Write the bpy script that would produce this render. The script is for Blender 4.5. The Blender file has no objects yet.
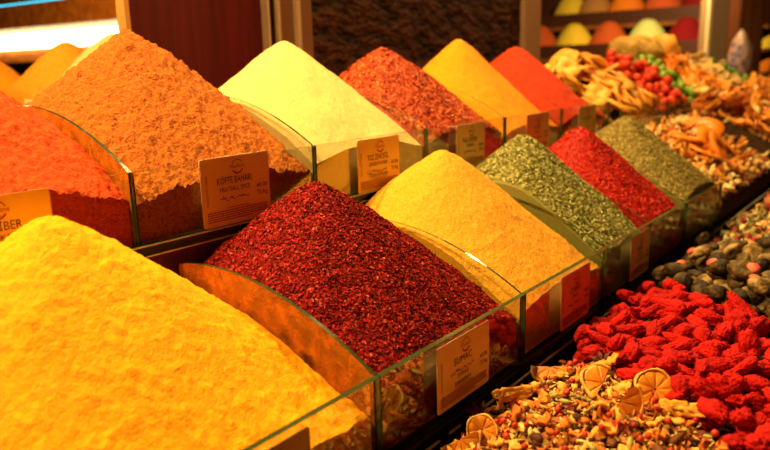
import bpy, bmesh, math, random
import numpy as np
from mathutils import Vector, Matrix, Euler, Quaternion

random.seed(7)
rng = np.random.default_rng(7)
S = bpy.context.scene
COL = S.collection
PI = math.pi

# ------------------------------------------------------------------ helpers
def tag(o, label=None, cat=None, group=None, kind=None):
    if label: o['label'] = label
    if cat: o['category'] = cat
    if group: o['group'] = group
    if kind: o['kind'] = kind
    return o

def empty(name, loc=(0, 0, 0), rz=0, label=None, cat=None, group=None):
    o = bpy.data.objects.new(name, None)
    o.location = loc
    o.rotation_euler = (0, 0, rz)
    o.empty_display_size = .02
    COL.objects.link(o)
    return tag(o, label, cat, group)

def link(name, me, parent=None, loc=(0, 0, 0), rot=None):
    o = bpy.data.objects.new(name, me)
    o.location = loc
    if rot is not None:
        o.rotation_euler = rot
    COL.objects.link(o)
    if parent: o.parent = parent
    return o

def pymesh(name, verts, faces, mats, smooth=True, mi=None):
    me = bpy.data.meshes.new(name)
    verts = np.asarray(verts, dtype=np.float32)
    me.from_pydata(verts.tolist(), [], faces if isinstance(faces, list) else faces.tolist())
    for m in (mats if isinstance(mats, (list, tuple)) else [mats]):
        me.materials.append(m)
    if smooth:
        me.polygons.foreach_set('use_smooth', [True] * len(me.polygons))
    if mi is not None:
        me.polygons.foreach_set('material_index', [int(i) for i in mi])
    me.update()
    return me

class MB:
    """collects boxes and other solids into one mesh"""
    def __init__(s):
        s.v = []; s.f = []; s.m = []
    def add(s, v, f, m=0):
        n = len(s.v)
        s.v += [tuple(p) for p in v]
        s.f += [tuple(i + n for i in q) for q in f]
        s.m += [m] * len(f)
    def box(s, x0, x1, y0, y1, z0, z1, m=0):
        v = [(x, y, z) for z in (z0, z1) for y in (y0, y1) for x in (x0, x1)]
        f = [(0, 2, 3, 1), (4, 5, 7, 6), (0, 1, 5, 4), (2, 6, 7, 3), (0, 4, 6, 2), (1, 3, 7, 5)]
        s.add(v, f, m)
        return s
    def cyl(s, p0, p1, r0, r1=None, n=16, m=0):
        p0 = Vector(p0); p1 = Vector(p1); r1 = r0 if r1 is None else r1
        d = (p1 - p0).normalized()
        a = d.orthogonal().normalized(); b = d.cross(a)
        v = []
        for p, r in ((p0, r0), (p1, r1)):
            for k in range(n):
                t = 2 * PI * k / n
                v.append(p + (a * math.cos(t) + b * math.sin(t)) * r)
        f = [(k, (k + 1) % n, n + (k + 1) % n, n + k) for k in range(n)]
        f += [tuple(range(n - 1, -1, -1)), tuple(range(n, 2 * n))]
        s.add(v, f, m)
        return s
    def build(s, name, mats, parent=None, smooth=False, loc=(0, 0, 0), bevel=0, rot=None):
        me = pymesh(name, s.v, s.f, mats, smooth, s.m)
        o = link(name, me, parent, loc, rot)
        if bevel:
            b = o.modifiers.new('bevel', 'BEVEL')
            b.width = bevel; b.segments = 2; b.limit_method = 'ANGLE'
        return o

def value_noise(x, y, seed=0):
    xi = np.floor(x).astype(np.int64); yi = np.floor(y).astype(np.int64)
    fx = x - xi; fy = y - yi
    fx = fx * fx * (3 - 2 * fx); fy = fy * fy * (3 - 2 * fy)
    def h(a, b):
        n = (a * 374761393 + b * 668265263 + seed * 974634777) & 0xffffffff
        n = ((n ^ (n >> 13)) * 1274126177) & 0xffffffff
        n = (n ^ (n >> 16)) & 0xffffffff
        return n / 4294967295.0
    return ((h(xi, yi) * (1 - fx) + h(xi + 1, yi) * fx) * (1 - fy)
            + (h(xi, yi + 1) * (1 - fx) + h(xi + 1, yi + 1) * fx) * fy) * 2 - 1

def fbm(x, y, scale, octaves=3, seed=0):
    r = 0; a = 1; t = 0
    for k in range(octaves):
        r = r + a * value_noise(x / scale * 2 ** k + 17.3 * k, y / scale * 2 ** k + 5.1 * k, seed + k)
        t += a; a *= .5
    return r / t

# ---------------------------------------------------------------- materials
def newmat(name):
    m = bpy.data.materials.new(name)
    m.use_nodes = True
    nt = m.node_tree
    nt.nodes.clear()
    out = nt.nodes.new('ShaderNodeOutputMaterial')
    return m, nt, out

def N(nt, t, **k):
    n = nt.nodes.new(t)
    for a, b in k.items():
        if hasattr(n, a): setattr(n, a, b)
    return n

def c4(c): return (c[0], c[1], c[2], 1)

def ramp(nt, fac, stops, interp='LINEAR'):
    r = N(nt, 'ShaderNodeValToRGB')
    r.color_ramp.interpolation = interp
    e = r.color_ramp.elements
    while len(e) < len(stops): e.new(.5)
    for k, (p, c) in enumerate(stops):
        e[k].position = p; e[k].color = c4(c)
    nt.links.new(fac, r.inputs[0])
    return r.outputs[0]

def stuff_mat(name, stops, scale=200, rough=.85, bump=.3, bscale=600, use_rnd=False, detail=3, dist=.001,
              spec=.2, obj_rnd=0, speck=None, sss=0):
    """granular or organic material: colour varies through a noise (or a per-face random), fine bump"""
    m, nt, out = newmat(name)
    b = N(nt, 'ShaderNodeBsdfPrincipled')
    b.inputs['Roughness'].default_value = rough
    b.inputs['Specular IOR Level'].default_value = spec
    if sss:
        b.inputs['Subsurface Weight'].default_value = sss
        b.inputs['Subsurface Radius'].default_value = (.004, .002, .001)
        b.inputs['Subsurface Scale'].default_value = 1
    tc = N(nt, 'ShaderNodeTexCoord')
    nz = N(nt, 'ShaderNodeTexNoise'); nz.inputs['Scale'].default_value = scale
    nz.inputs['Detail'].default_value = detail
    nt.links.new(tc.outputs['Object'], nz.inputs['Vector'])
    fac = nz.outputs['Fac']
    if use_rnd:
        at = N(nt, 'ShaderNodeAttribute'); at.attribute_name = 'rnd'
        fac = at.outputs['Fac']
    if obj_rnd:
        oi = N(nt, 'ShaderNodeObjectInfo')
        mx = N(nt, 'ShaderNodeMix')
        mx.inputs[0].default_value = obj_rnd
        nt.links.new(fac, mx.inputs[2]); nt.links.new(oi.outputs['Random'], mx.inputs[3])
        fac = mx.outputs[0]
    col = ramp(nt, fac, stops)
    if speck:
        n2 = N(nt, 'ShaderNodeTexNoise'); n2.inputs['Scale'].default_value = speck[1]
        n2.inputs['Detail'].default_value = 2
        nt.links.new(tc.outputs['Object'], n2.inputs['Vector'])
        f2 = ramp(nt, n2.outputs['Fac'], [(speck[2], (0, 0, 0)), (speck[2] + .04, (1, 1, 1))])
        mc = N(nt, 'ShaderNodeMix', data_type='RGBA')
        nt.links.new(f2, mc.inputs[0]); nt.links.new(col, mc.inputs[6])
        mc.inputs[7].default_value = c4(speck[0])
        col = mc.outputs[2]
    nt.links.new(col, b.inputs['Base Color'])
    if bump:
        nb = N(nt, 'ShaderNodeTexNoise'); nb.inputs['Scale'].default_value = bscale
        nb.inputs['Detail'].default_value = 3
        nt.links.new(tc.outputs['Object'], nb.inputs['Vector'])
        bp = N(nt, 'ShaderNodeBump'); bp.inputs['Strength'].default_value = bump
        bp.inputs['Distance'].default_value = dist
        nt.links.new(nb.outputs['Fac'], bp.inputs['Height'])
        nt.links.new(bp.outputs['Normal'], b.inputs['Normal'])
    nt.links.new(b.outputs[0], out.inputs[0])
    return m

def plain(name, col, rough=.5, spec=.5, metal=0, coat=0):
    m, nt, out = newmat(name)
    b = N(nt, 'ShaderNodeBsdfPrincipled')
    b.inputs['Base Color'].default_value = c4(col)
    b.inputs['Roughness'].default_value = rough
    b.inputs['Specular IOR Level'].default_value = spec
    b.inputs['Metallic'].default_value = metal
    b.inputs['Coat Weight'].default_value = coat
    nt.links.new(b.outputs[0], out.inputs[0])
    return m

def wood(name, c0, c1, rough=.45, sx=(40, 40, 2.5)):
    m, nt, out = newmat(name)
    b = N(nt, 'ShaderNodeBsdfPrincipled')
    b.inputs['Roughness'].default_value = rough; b.inputs['Specular IOR Level'].default_value = .2
    tc = N(nt, 'ShaderNodeTexCoord'); mp = N(nt, 'ShaderNodeMapping')
    mp.inputs['Scale'].default_value = sx
    nz = N(nt, 'ShaderNodeTexNoise'); nz.inputs['Scale'].default_value = 1.5; nz.inputs['Detail'].default_value = 5
    nt.links.new(tc.outputs['Object'], mp.inputs[0]); nt.links.new(mp.outputs[0], nz.inputs['Vector'])
    nt.links.new(ramp(nt, nz.outputs['Fac'], [(.35, c0), (.65, c1)]), b.inputs['Base Color'])
    nt.links.new(b.outputs[0], out.inputs[0])
    return m

def glass_face(name, dust=None, amount=0, tint=(.97, 1, .97), gloss=1.0):
    """clear sheet glass, optionally with a film of spice dust"""
    m, nt, out = newmat(name)
    tr = N(nt, 'ShaderNodeBsdfTransparent'); tr.inputs[0].default_value = c4(tint)
    gl = N(nt, 'ShaderNodeBsdfGlossy'); gl.inputs['Roughness'].default_value = .03
    fr = N(nt, 'ShaderNodeFresnel'); fr.inputs[0].default_value = 1.45
    mu = N(nt, 'ShaderNodeMath', operation='MULTIPLY'); mu.inputs[1].default_value = gloss
    nt.links.new(fr.outputs[0], mu.inputs[0])
    mx = N(nt, 'ShaderNodeMixShader')
    nt.links.new(mu.outputs[0], mx.inputs[0]); nt.links.new(tr.outputs[0], mx.inputs[1]); nt.links.new(gl.outputs[0], mx.inputs[2])
    last = mx
    if dust:
        df = N(nt, 'ShaderNodeBsdfDiffuse'); df.inputs[0].default_value = c4(dust)
        tc = N(nt, 'ShaderNodeTexCoord')
        nz = N(nt, 'ShaderNodeTexNoise'); nz.inputs['Scale'].default_value = 60; nz.inputs['Detail'].default_value = 4
        nt.links.new(tc.outputs['Object'], nz.inputs['Vector'])
        f = ramp(nt, nz.outputs['Fac'], [(.3, (amount * .2,) * 3), (.7, (min(1, amount * 2.0),) * 3)])
        m2 = N(nt, 'ShaderNodeMixShader')
        nt.links.new(f, m2.inputs[0]); nt.links.new(mx.outputs[0], m2.inputs[1]); nt.links.new(df.outputs[0], m2.inputs[2])
        last = m2
    nt.links.new(last.outputs[0], out.inputs[0])
    return m

def emit(name, col, strength):
    m, nt, out = newmat(name)
    e = N(nt, 'ShaderNodeEmission'); e.inputs[0].default_value = c4(col); e.inputs[1].default_value = strength
    nt.links.new(e.outputs[0], out.inputs[0])
    return m

M = {}
M['glass'] = glass_face('clear_glass', gloss=.32)
M['glass_edge'] = plain('green_glass_edge', (.035, .055, .016), .15, .7, coat=.3)
M['shelf_edge'] = plain('dark_green_glass_edge', (.006, .035, .010), .2, .5)
M['edge_shine'] = plain('pale_edge_shine', (.75, .72, .6), .25, .6)  # pale colour stands for shine along glass and rail edges
M['black'] = plain('black_lacquer', (.006, .004, .003), .35, .25)
M['steel'] = plain('steel_trim', (.75, .7, .62), .25, .5, metal=1)
M['dark_wood'] = wood('dark_stand_wood', (.05, .012, .006), (.10, .022, .01))
M['red_wood'] = wood('red_cabinet_wood', (.060, .0025, .001), (.10, .005, .0015), .7)
M['card'] = plain('card_stock', (.86, .62, .34), .5, .4)
M['ink'] = plain('dark_print', (.035, .012, .03), .6, .2)
M['red_ink'] = plain('red_print', (.42, .03, .02), .6, .2)
M['fine_ink'] = plain('fine_red_print', (.40, .13, .07), .6, .2)

# powders                 colour ramp stops
P = {}
P['turmeric'] = stuff_mat('turmeric_powder', [(.3, (.88, .33, .001)), (.7, (.95, .42, .002))], 160, bump=.7, bscale=420, dist=.0022)
P['paprika'] = stuff_mat('paprika_powder', [(.3, (.50, .042, .002)), (.7, (.66, .075, .003))], 220, bump=.8, bscale=380, dist=.0025)
P['kofte'] = stuff_mat('meatball_spice_powder', [(.3, (.36, .078, .004)), (.7, (.52, .140, .008))], 260, bump=.9, bscale=380, dist=.003,
                       speck=((.22, .035, .006), 300, .60))
P['ginger'] = stuff_mat('ginger_powder', [(.3, (.70, .46, .17)), (.7, (.78, .53, .22))], 200, bump=.6, bscale=420, dist=.002)
P['curry'] = stuff_mat('curry_powder', [(.3, (.68, .28, .015)), (.7, (.80, .38, .03))], 240, bump=.8, bscale=400, dist=.0022,
                       speck=((.45, .16, .02), 420, .64))
P['sumac'] = stuff_mat('sumac_flakes', [(0, (.035, .002, .002)), (.4, (.24, .008, .007)), (.85, (.42, .016, .012)), (.95, (.52, .045, .03)), (1, (.60, .14, .09))],
                       use_rnd=True, bump=.3, rough=.8, spec=.08)
P['flakes'] = stuff_mat('red_pepper_flakes', [(0, (.16, .01, .004)), (.5, (.50, .045, .008)), (.85, (.68, .11, .01)), (1, (.80, .32, .05))],
                        use_rnd=True, bump=.3, rough=.6, spec=.25)
P['yellow'] = stuff_mat('golden_spice_powder', [(.3, (.76, .21, .002)), (.7, (.84, .28, .004))], 200, bump=.3, bscale=500)
P['redpow'] = stuff_mat('hot_paprika_powder', [(.3, (.46, .020, .002)), (.7, (.58, .038, .003))], 200, bump=.35, bscale=500)
P['thyme'] = stuff_mat('green_herb_leaves', [(0, (.08, .07, .012)), (.5, (.27, .25, .06)), (.85, (.46, .43, .14)), (1, (.62, .56, .25))],
                       use_rnd=True, bump=.2, rough=.7)
P['pepper'] = stuff_mat('crushed_red_pepper', [(0, (.22, .004, .003)), (.6, (.55, .012, .006)), (1, (.75, .05, .015))],
                        use_rnd=True, bump=.3, rough=.55)
P['oregano'] = stuff_mat('olive_herb', [(0, (.12, .08, .015)), (.5, (.32, .24, .06)), (1, (.50, .40, .13))],
                         use_rnd=True, bump=.3, rough=.8)
P['amber'] = stuff_mat('amber_spice_powder', [(.3, (.74, .20, .01)), (.7, (.84, .30, .015))], 120, bump=.4, bscale=300)

# ---------------------------------------------------------------- spice heaps
def heap(x0, x1, yf, zr, mat, label, apex=.157, av=.2, depth=.305, slope=.80, grain=.0012, lump=.0025, lumps=.012,
         flakes=0, fsize=.003, cell=.0022, front=-.046, side=.055, fk=1.12, seed=0, pn=2.3, cut=None, uoff=0, name='spice_heap', bottom=-.094,
         fmix=0.0, thick=.3):
    """a powder or flake heap filling one glass bin; zr = height of the rail, values relative to it"""
    g = .004
    w = x1 - x0
    nu = int((w - 2 * g) / cell); nv = int((depth - g) / cell)
    u = np.linspace(g, w - g, nu); v = np.linspace(g, depth, nv)
    U, V = np.meshgrid(u, v, indexing='ij')
    def H(U, V, fine=True):
        cu = w / 2 + uoff + .006 * fbm(V + seed, V * 0, .08, 2, seed + 3)
        du = np.abs(U - cu); dv = np.abs(V - av) * np.where(V < av, fk, 1)
        k = slope * np.where(U < cu, 1, 1)
        r = (du ** pn + dv ** pn) ** (1 / pn)
        r = np.sqrt(r * r + .016 ** 2) - .016
        h = apex - k * r
        # fill line held by the glass: low at the front, following the rising dividers to the back
        base = front + .009 * fbm(U + seed, V, .03, 3, seed + 5) + side * (1 - ((.24 - np.minimum(V, .24)) / .24) ** 2)
        base = base - np.where(V < .08, 0, 0)
        s = .010
        h = s * np.logaddexp(h / s, base / s)
        h = h + .004 * fbm(U + seed * 3.1, V, .06, 2, seed + 9)
        if fine:
            big = fbm(U + seed, V + seed, lumps, 3, seed)
            h = h + lump * np.where(big > .1, big * 1.2, big * .5) + grain * fbm(U, V, .004, 2, seed + 20)
        return h
    Z = H(U, V)
    x = x0 + U; y = yf + V; z = zr + Z
    verts = np.stack([x.ravel(), y.ravel(), z.ravel()], 1)
    idx = np.arange(nu * nv).reshape(nu, nv)
    q = np.stack([idx[:-1, :-1], idx[1:, :-1], idx[1:, 1:], idx[:-1, 1:]], -1).reshape(-1, 4)
    # skirt
    ring = np.concatenate([idx[:, 0], idx[-1, 1:], idx[-2::-1, -1], idx[0, -2:0:-1]])
    rv = verts[ring].copy(); rv[:, 2] = zr + bottom
    n0 = len(verts); nr = len(ring)
    verts = np.concatenate([verts, rv])
    k = np.arange(nr); k2 = (k + 1) % nr
    verts = np.concatenate([verts, verts[ring]])          # a sharp corner where the heap meets the glass
    n2 = n0 + nr
    sk = np.stack([n2 + k, n0 + k, n0 + k2, n2 + k2], 1)
    q = np.concatenate([q, sk])
    faces = q.tolist()
    faces.append([int(i) for i in (n0 + np.arange(nr))])
    nf_base = len(faces)
    if flakes:
        nfl = flakes
        fu = rng.uniform(g + fsize, w - g - fsize, nfl); fv = rng.uniform(g + .001, depth - .004, nfl)
        # a share sits behind the front pane
        fz = H(fu, fv)
        e = .003
        gx = (H(fu + e, fv, False) - H(fu - e, fv, False)) / (2 * e)
        gy = (H(fu, fv + e, False) - H(fu, fv - e, False)) / (2 * e)
        n = np.stack([-gx, -gy, np.ones(nfl)], 1); n /= np.linalg.norm(n, axis=1)[:, None]
        n = n + rng.normal(0, .38, n.shape); n /= np.linalg.norm(n, axis=1)[:, None]
        a = rng.normal(0, 1, n.shape); a -= n * (a * n).sum(1)[:, None]; a /= np.linalg.norm(a, axis=1)[:, None]
        b = np.cross(n, a)
        c = np.stack([x0 + fu, yf + fv, zr + fz + fsize * .2], 1)
        L = fsize * rng.uniform(.5, 1.15, nfl)[:, None]; Wd = L * rng.uniform(.35, .9, nfl)[:, None]
        T = fsize * thick
        top = c + n * T * .5
        p = [top + a * L * .5 * s1 + b * Wd * .5 * s2 * rng.uniform(.5, 1, nfl)[:, None] for s1, s2 in ((-1, -1), (1, -1), (1, 1), (-1, 1))]
        bot = c - n * T
        fvts = np.stack(p + [bot], 1).reshape(-1, 3)
        n1 = len(verts)
        verts = np.concatenate([verts, fvts])
        o = n1 + np.arange(nfl)[:, None] * 5
        fq = (o + np.array([[0, 1, 2, 3]])).tolist()
        ft = np.concatenate([o + np.array([[j + 1 if j < 3 else 0, j, 4]]) for j in range(4)], 1).reshape(-1, 3).tolist()
        faces += fq + ft
    # keep everything behind the panes
    verts[:, 0] = np.clip(verts[:, 0], x0 + .0035, x1 - .0035)
    verts[:, 1] = np.maximum(verts[:, 1], yf + .0035)
    me = pymesh(name, verts, faces, mat, smooth=True)
    if flakes:
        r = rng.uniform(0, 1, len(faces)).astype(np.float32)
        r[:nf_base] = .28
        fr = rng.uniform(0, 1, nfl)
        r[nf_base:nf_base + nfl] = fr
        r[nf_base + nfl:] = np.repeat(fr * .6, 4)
        at = me.attributes.new('rnd', 'FLOAT', 'FACE')
        at.data.foreach_set('value', r)
        sm = np.ones(len(faces), dtype=bool); sm[nf_base:] = False
        me.polygons.foreach_set('use_smooth', sm)
    o = link(name, me)
    return tag(o, label, 'spice', 'spice heaps in the glass display bins', 'stuff')

# tier A: front row; x of the dividers, front pane at y = 0, rail at z = 0
AX = [-.37, 0, .303, .587, .80, 1.03, 1.32]
BX = [-.337, -.047, .253, .539, .826, 1.105, 1.405]
BY, BZ = .317, .183

heap(AX[0], AX[1], 0, 0, P['turmeric'], 'large bright yellow turmeric heap nearest the camera in the front row', apex=.163, slope=.81, grain=.0012, lump=.0022, lumps=.010, seed=1, cell=.0018, av=.25, uoff=.005, side=.045)
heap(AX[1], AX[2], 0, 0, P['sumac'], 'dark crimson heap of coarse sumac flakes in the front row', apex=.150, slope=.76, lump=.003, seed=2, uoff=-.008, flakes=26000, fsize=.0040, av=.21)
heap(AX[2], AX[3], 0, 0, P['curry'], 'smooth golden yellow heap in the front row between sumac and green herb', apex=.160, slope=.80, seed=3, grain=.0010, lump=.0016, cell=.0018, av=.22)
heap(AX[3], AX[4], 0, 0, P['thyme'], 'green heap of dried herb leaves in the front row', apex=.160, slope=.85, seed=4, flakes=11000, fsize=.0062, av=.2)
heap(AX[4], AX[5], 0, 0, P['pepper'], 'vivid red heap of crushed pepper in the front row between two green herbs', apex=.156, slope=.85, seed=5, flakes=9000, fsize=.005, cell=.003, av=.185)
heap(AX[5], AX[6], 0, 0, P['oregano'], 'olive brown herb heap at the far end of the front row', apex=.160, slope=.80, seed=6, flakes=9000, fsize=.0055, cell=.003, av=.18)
heap(BX[0], BX[1], BY, BZ, P['paprika'], 'orange red paprika heap at the left end of the back row', apex=.150, slope=.78, seed=7, grain=.0030, lump=.0036, lumps=.009, cell=.0018)
heap(BX[1], BX[2], BY, BZ, P['kofte'], 'tall rough orange brown meatball spice heap in the back row', apex=.170, slope=.87, seed=8, grain=.0040, lump=.0055, lumps=.012, cell=.0018, av=.215)
heap(BX[2], BX[3], BY, BZ, P['ginger'], 'pale cream yellow ginger powder heap in the back row', apex=.158, slope=.82, seed=9, grain=.0008, lump=.0014)
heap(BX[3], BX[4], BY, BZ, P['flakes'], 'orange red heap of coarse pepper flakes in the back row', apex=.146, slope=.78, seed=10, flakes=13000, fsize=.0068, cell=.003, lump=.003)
heap(BX[4], BX[5], BY, BZ, P['yellow'], 'pointed golden yellow powder heap in the back row', apex=.166, slope=.95, seed=11, cell=.003, grain=.0006)
heap(BX[5], BX[6], BY, BZ, P['redpow'], 'smooth scarlet powder heap at the far end of the back row', apex=.152, slope=.84, seed=12, cell=.003, grain=.0006)

# ---------------------------------------------------------------- glass bins
def divider_profile(n=18):
    pts = [(0, -.098), (0, 0)]
    for k in range(1, n + 1):
        v = .305 * k / n
        pts.append((v, .072 * (1 - ((.235 - v) / .235) ** 2)))
    pts.append((.305, -.098))
    return pts

def add_divider(parent, x, yf, zr, face_mat, t=.0045):
    pts = divider_profile()
    n = len(pts)
    v = [(x - t / 2, yf + a, zr + b) for a, b in pts] + [(x + t / 2, yf + a, zr + b) for a, b in pts]
    f = [tuple(range(n)), tuple(range(2 * n - 1, n - 1, -1))]
    mi = [0, 0]
    for k in range(n):
        k2 = (k + 1) % n
        f.append((k2, k, n + k, n + k2)); mi.append(1)
    me = pymesh('glass_divider', v, f, [face_mat, M['glass_edge']], False, mi)
    return link('glass_divider', me, parent)

def pane(parent, x0, x1, yf, z0, z1, t=.006, name='front_pane'):
    mb = MB()
    v = [(x, y, z) for z in (z0, z1) for y in (yf - t, yf) for x in (x0, x1)]
    mb.add(v, [(0, 1, 5, 4), (2, 6, 7, 3)], 0)
    mb.add(v, [(0, 2, 3, 1), (4, 5, 7, 6), (0, 4, 6, 2), (1, 3, 7, 5)], 1)
    return mb.build(name, [M['glass'], M['glass_edge']], parent)

tA = empty('glass_spice_bin', (.5, 0, -.1), 0, 'long clear glass bin row holding the front spice heaps', 'display bin')
tB = empty('glass_spice_bin', (.5, BY, BZ - .1), 0, 'long clear glass bin row holding the back raised spice heaps', 'display bin')
def at_root(o, root):
    o.matrix_parent_inverse = Matrix.Translation(-Vector(root.location))
    return o
dustT = glass_face('glass_dusted_orange', (.60, .17, .012), .38, gloss=.5)
dustP = glass_face('glass_dusted_paprika', (.70, .22, .015), .38, gloss=.5)
for k in range(6):
    at_root(pane(tA, AX[k] + (.0008 if k else 0), AX[k + 1] - .0008, 0, -.098, 0, .007), tA)
    at_root(pane(tB, BX[k] + (.0008 if k else 0), BX[k + 1] - .0008, BY, BZ - .085, BZ, .006), tB)
for k, x in enumerate(AX):
    at_root(add_divider(tA, x, .0005, 0, dustT if k == 1 else M['glass']), tA)
for k, x in enumerate(BX):
    at_root(add_divider(tB, x, BY + .0005, BZ, dustP if k == 1 else M['glass']), tB)
at_root(MB().box(AX[0], AX[-1], -.007, .306, -.104, -.0985, 0).build('base_shelf', [M['glass_edge']], tA), tA)
sb = MB(); sb.box(BX[0], BX[-1], .3085, .624, .0835, .0965, 0)
o = at_root(sb.build('base_shelf', [M['shelf_edge']], tB), tB)
lp = MB(); lp.box(BX[0], BX[-1], .3050, .3084, .0953, .0968, 0); lp.box(BX[0], BX[-1], .3050, .3084, .0826, .0842, 0)  # pale strips in place of light refracted at the shelf edge
tag(at_root(lp.build('shelf_edge_shine', [M['edge_shine']], tB), tB), 'pale strips painted as the shine along the green glass shelf edge')

# the stand below
st = empty('display_stand', (.9, .3, -1.0), 0, 'dark stepped wooden stand under the spice rows', 'stand')
def ST(o): o.matrix_parent_inverse = Matrix.Translation(-Vector(st.location)); return o
s_ = MB(); s_.box(-.6, 3.95, -.006, .66, -1.0, -.105)
ST(s_.build('lower_step', [M['dark_wood']], st))
s_ = MB(); s_.box(-.6, 1.41, .311, .64, -.1045, .0822); s_.box(1.41, 3.95, .287, .66, -.1045, .0825)
ST(s_.build('upper_step', [M['dark_wood']], st))
s_ = MB(); s_.box(-.6, 3.4, -.0165, -.0075, -.140, -.1045)
ST(s_.build('front_rail', [M['black']], st))
s_ = MB()
for a, b in ((-.2, .085), (.105, .128), (.150, .62), (.66, 1.3), (1.34, 2.2)):
    s_.box(a, b, -.0186, -.0166, -.1062, -.1038)
ST(s_.build('rail_trim', [M['edge_shine']], st))  # steel trim in a pale tone, its glint put into the colour

# front tray
tr = empty('fruit_tray', (1.2, -.3, -.3), 0, 'black tray in front of the spice rows holding dried fruit and potpourri', 'tray')
def TR(o): o.matrix_parent_inverse = Matrix.Translation(-Vector(tr.location)); return o
t_ = MB(); t_.box(-.55, 3.9, -.72, -.0185, -.30, -.285)
TR(t_.build('tray_floor', [M['black']], tr))
t_ = MB(); t_.box(-.55, 3.9, -.0260, -.0185, -.284, -.119); t_.box(-.55, 3.9, -.74, -.7205, -.30, -.12)
t_.box(-.57, -.5505, -.74, -.0185, -.30, -.12); t_.box(3.9005, 3.92, -.74, -.0185, -.30, -.12)
TR(t_.build('tray_wall', [M['black']], tr))

# ---------------------------------------------------------------- price cards
def text_mesh(s, size, mat, align='CENTER', bold=0.0):
    cu = bpy.data.curves.new('txt', 'FONT')
    cu.body = s; cu.size = size; cu.align_x = align; cu.resolution_u = 2; cu.offset = bold
    o = bpy.data.objects.new('txt', cu)
    COL.objects.link(o)
    dg = bpy.context.evaluated_depsgraph_get()
    me = bpy.data.meshes.new_from_object(o.evaluated_get(dg))
    bpy.data.objects.remove(o); bpy.data.curves.remove(cu)
    me.materials.clear(); me.materials.append(mat)
    return me

def put_text(parent, s, x, z, size, mat, align='CENTER', rot=0, name='printed_text', bold=0.0):
    me = text_mesh(s, size, mat, align, bold)
    R = Matrix.Rotation(rot, 4, 'Z')
    for v in me.vertices:
        p = R @ v.co
        v.co = (x + p.x, -.0012, z + p.y)
    me.name = name
    return link(name, me, parent)

def arc(mb, cx, cz, r, a0, a1, w, n=14, y=-.0012):
    v = []
    for k in range(n + 1):
        t = a0 + (a1 - a0) * k / n
        for rr in (r - w / 2, r + w / 2):
            v.append((cx + rr * math.cos(t), y, cz + rr * math.sin(t)))
    mb.add(v, [(2 * k, 2 * k + 1, 2 * k + 3, 2 * k + 2) for k in range(n)])

def squiggle(parent, x, z, w, h, mat, seed):
    """a line of flowing right-to-left script drawn as pen strokes"""
    r = random.Random(seed)
    mb = MB()
    px = x + w / 2
    while px > x - w / 2:
        L = r.uniform(.25, .6) * h * 2.2
        kind = r.choice('abcd')
        if kind == 'a': arc(mb, px - L / 2, z + h * .25, L / 2, PI, 2 * PI, h * .14, 8)
        elif kind == 'b':
            mb.box(px - L, px, -.0013, -.0011, z - h * .04, z + h * .10)
            arc(mb, px - L * .3, z + h * .1, h * .22, 0, PI, h * .13, 8)
        elif kind == 'c':
            mb.box(px - h * .15, px - h * .02, -.0013, -.0011, z, z + h * .75)
            mb.box(px - L, px, -.0013, -.0011, z - h * .04, z + h * .10)
        else:
            arc(mb, px - L / 2, z, L / 2.2, PI * .9, PI * 1.9, h * .13, 8)
            mb.box(px - L / 2 - h * .06, px - L / 2 + h * .06, -.0013, -.0011, z + h * .3, z + h * .42)
        px -= L * 1.05
    o = mb.build('printed_text', [mat], parent)
    return o

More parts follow.
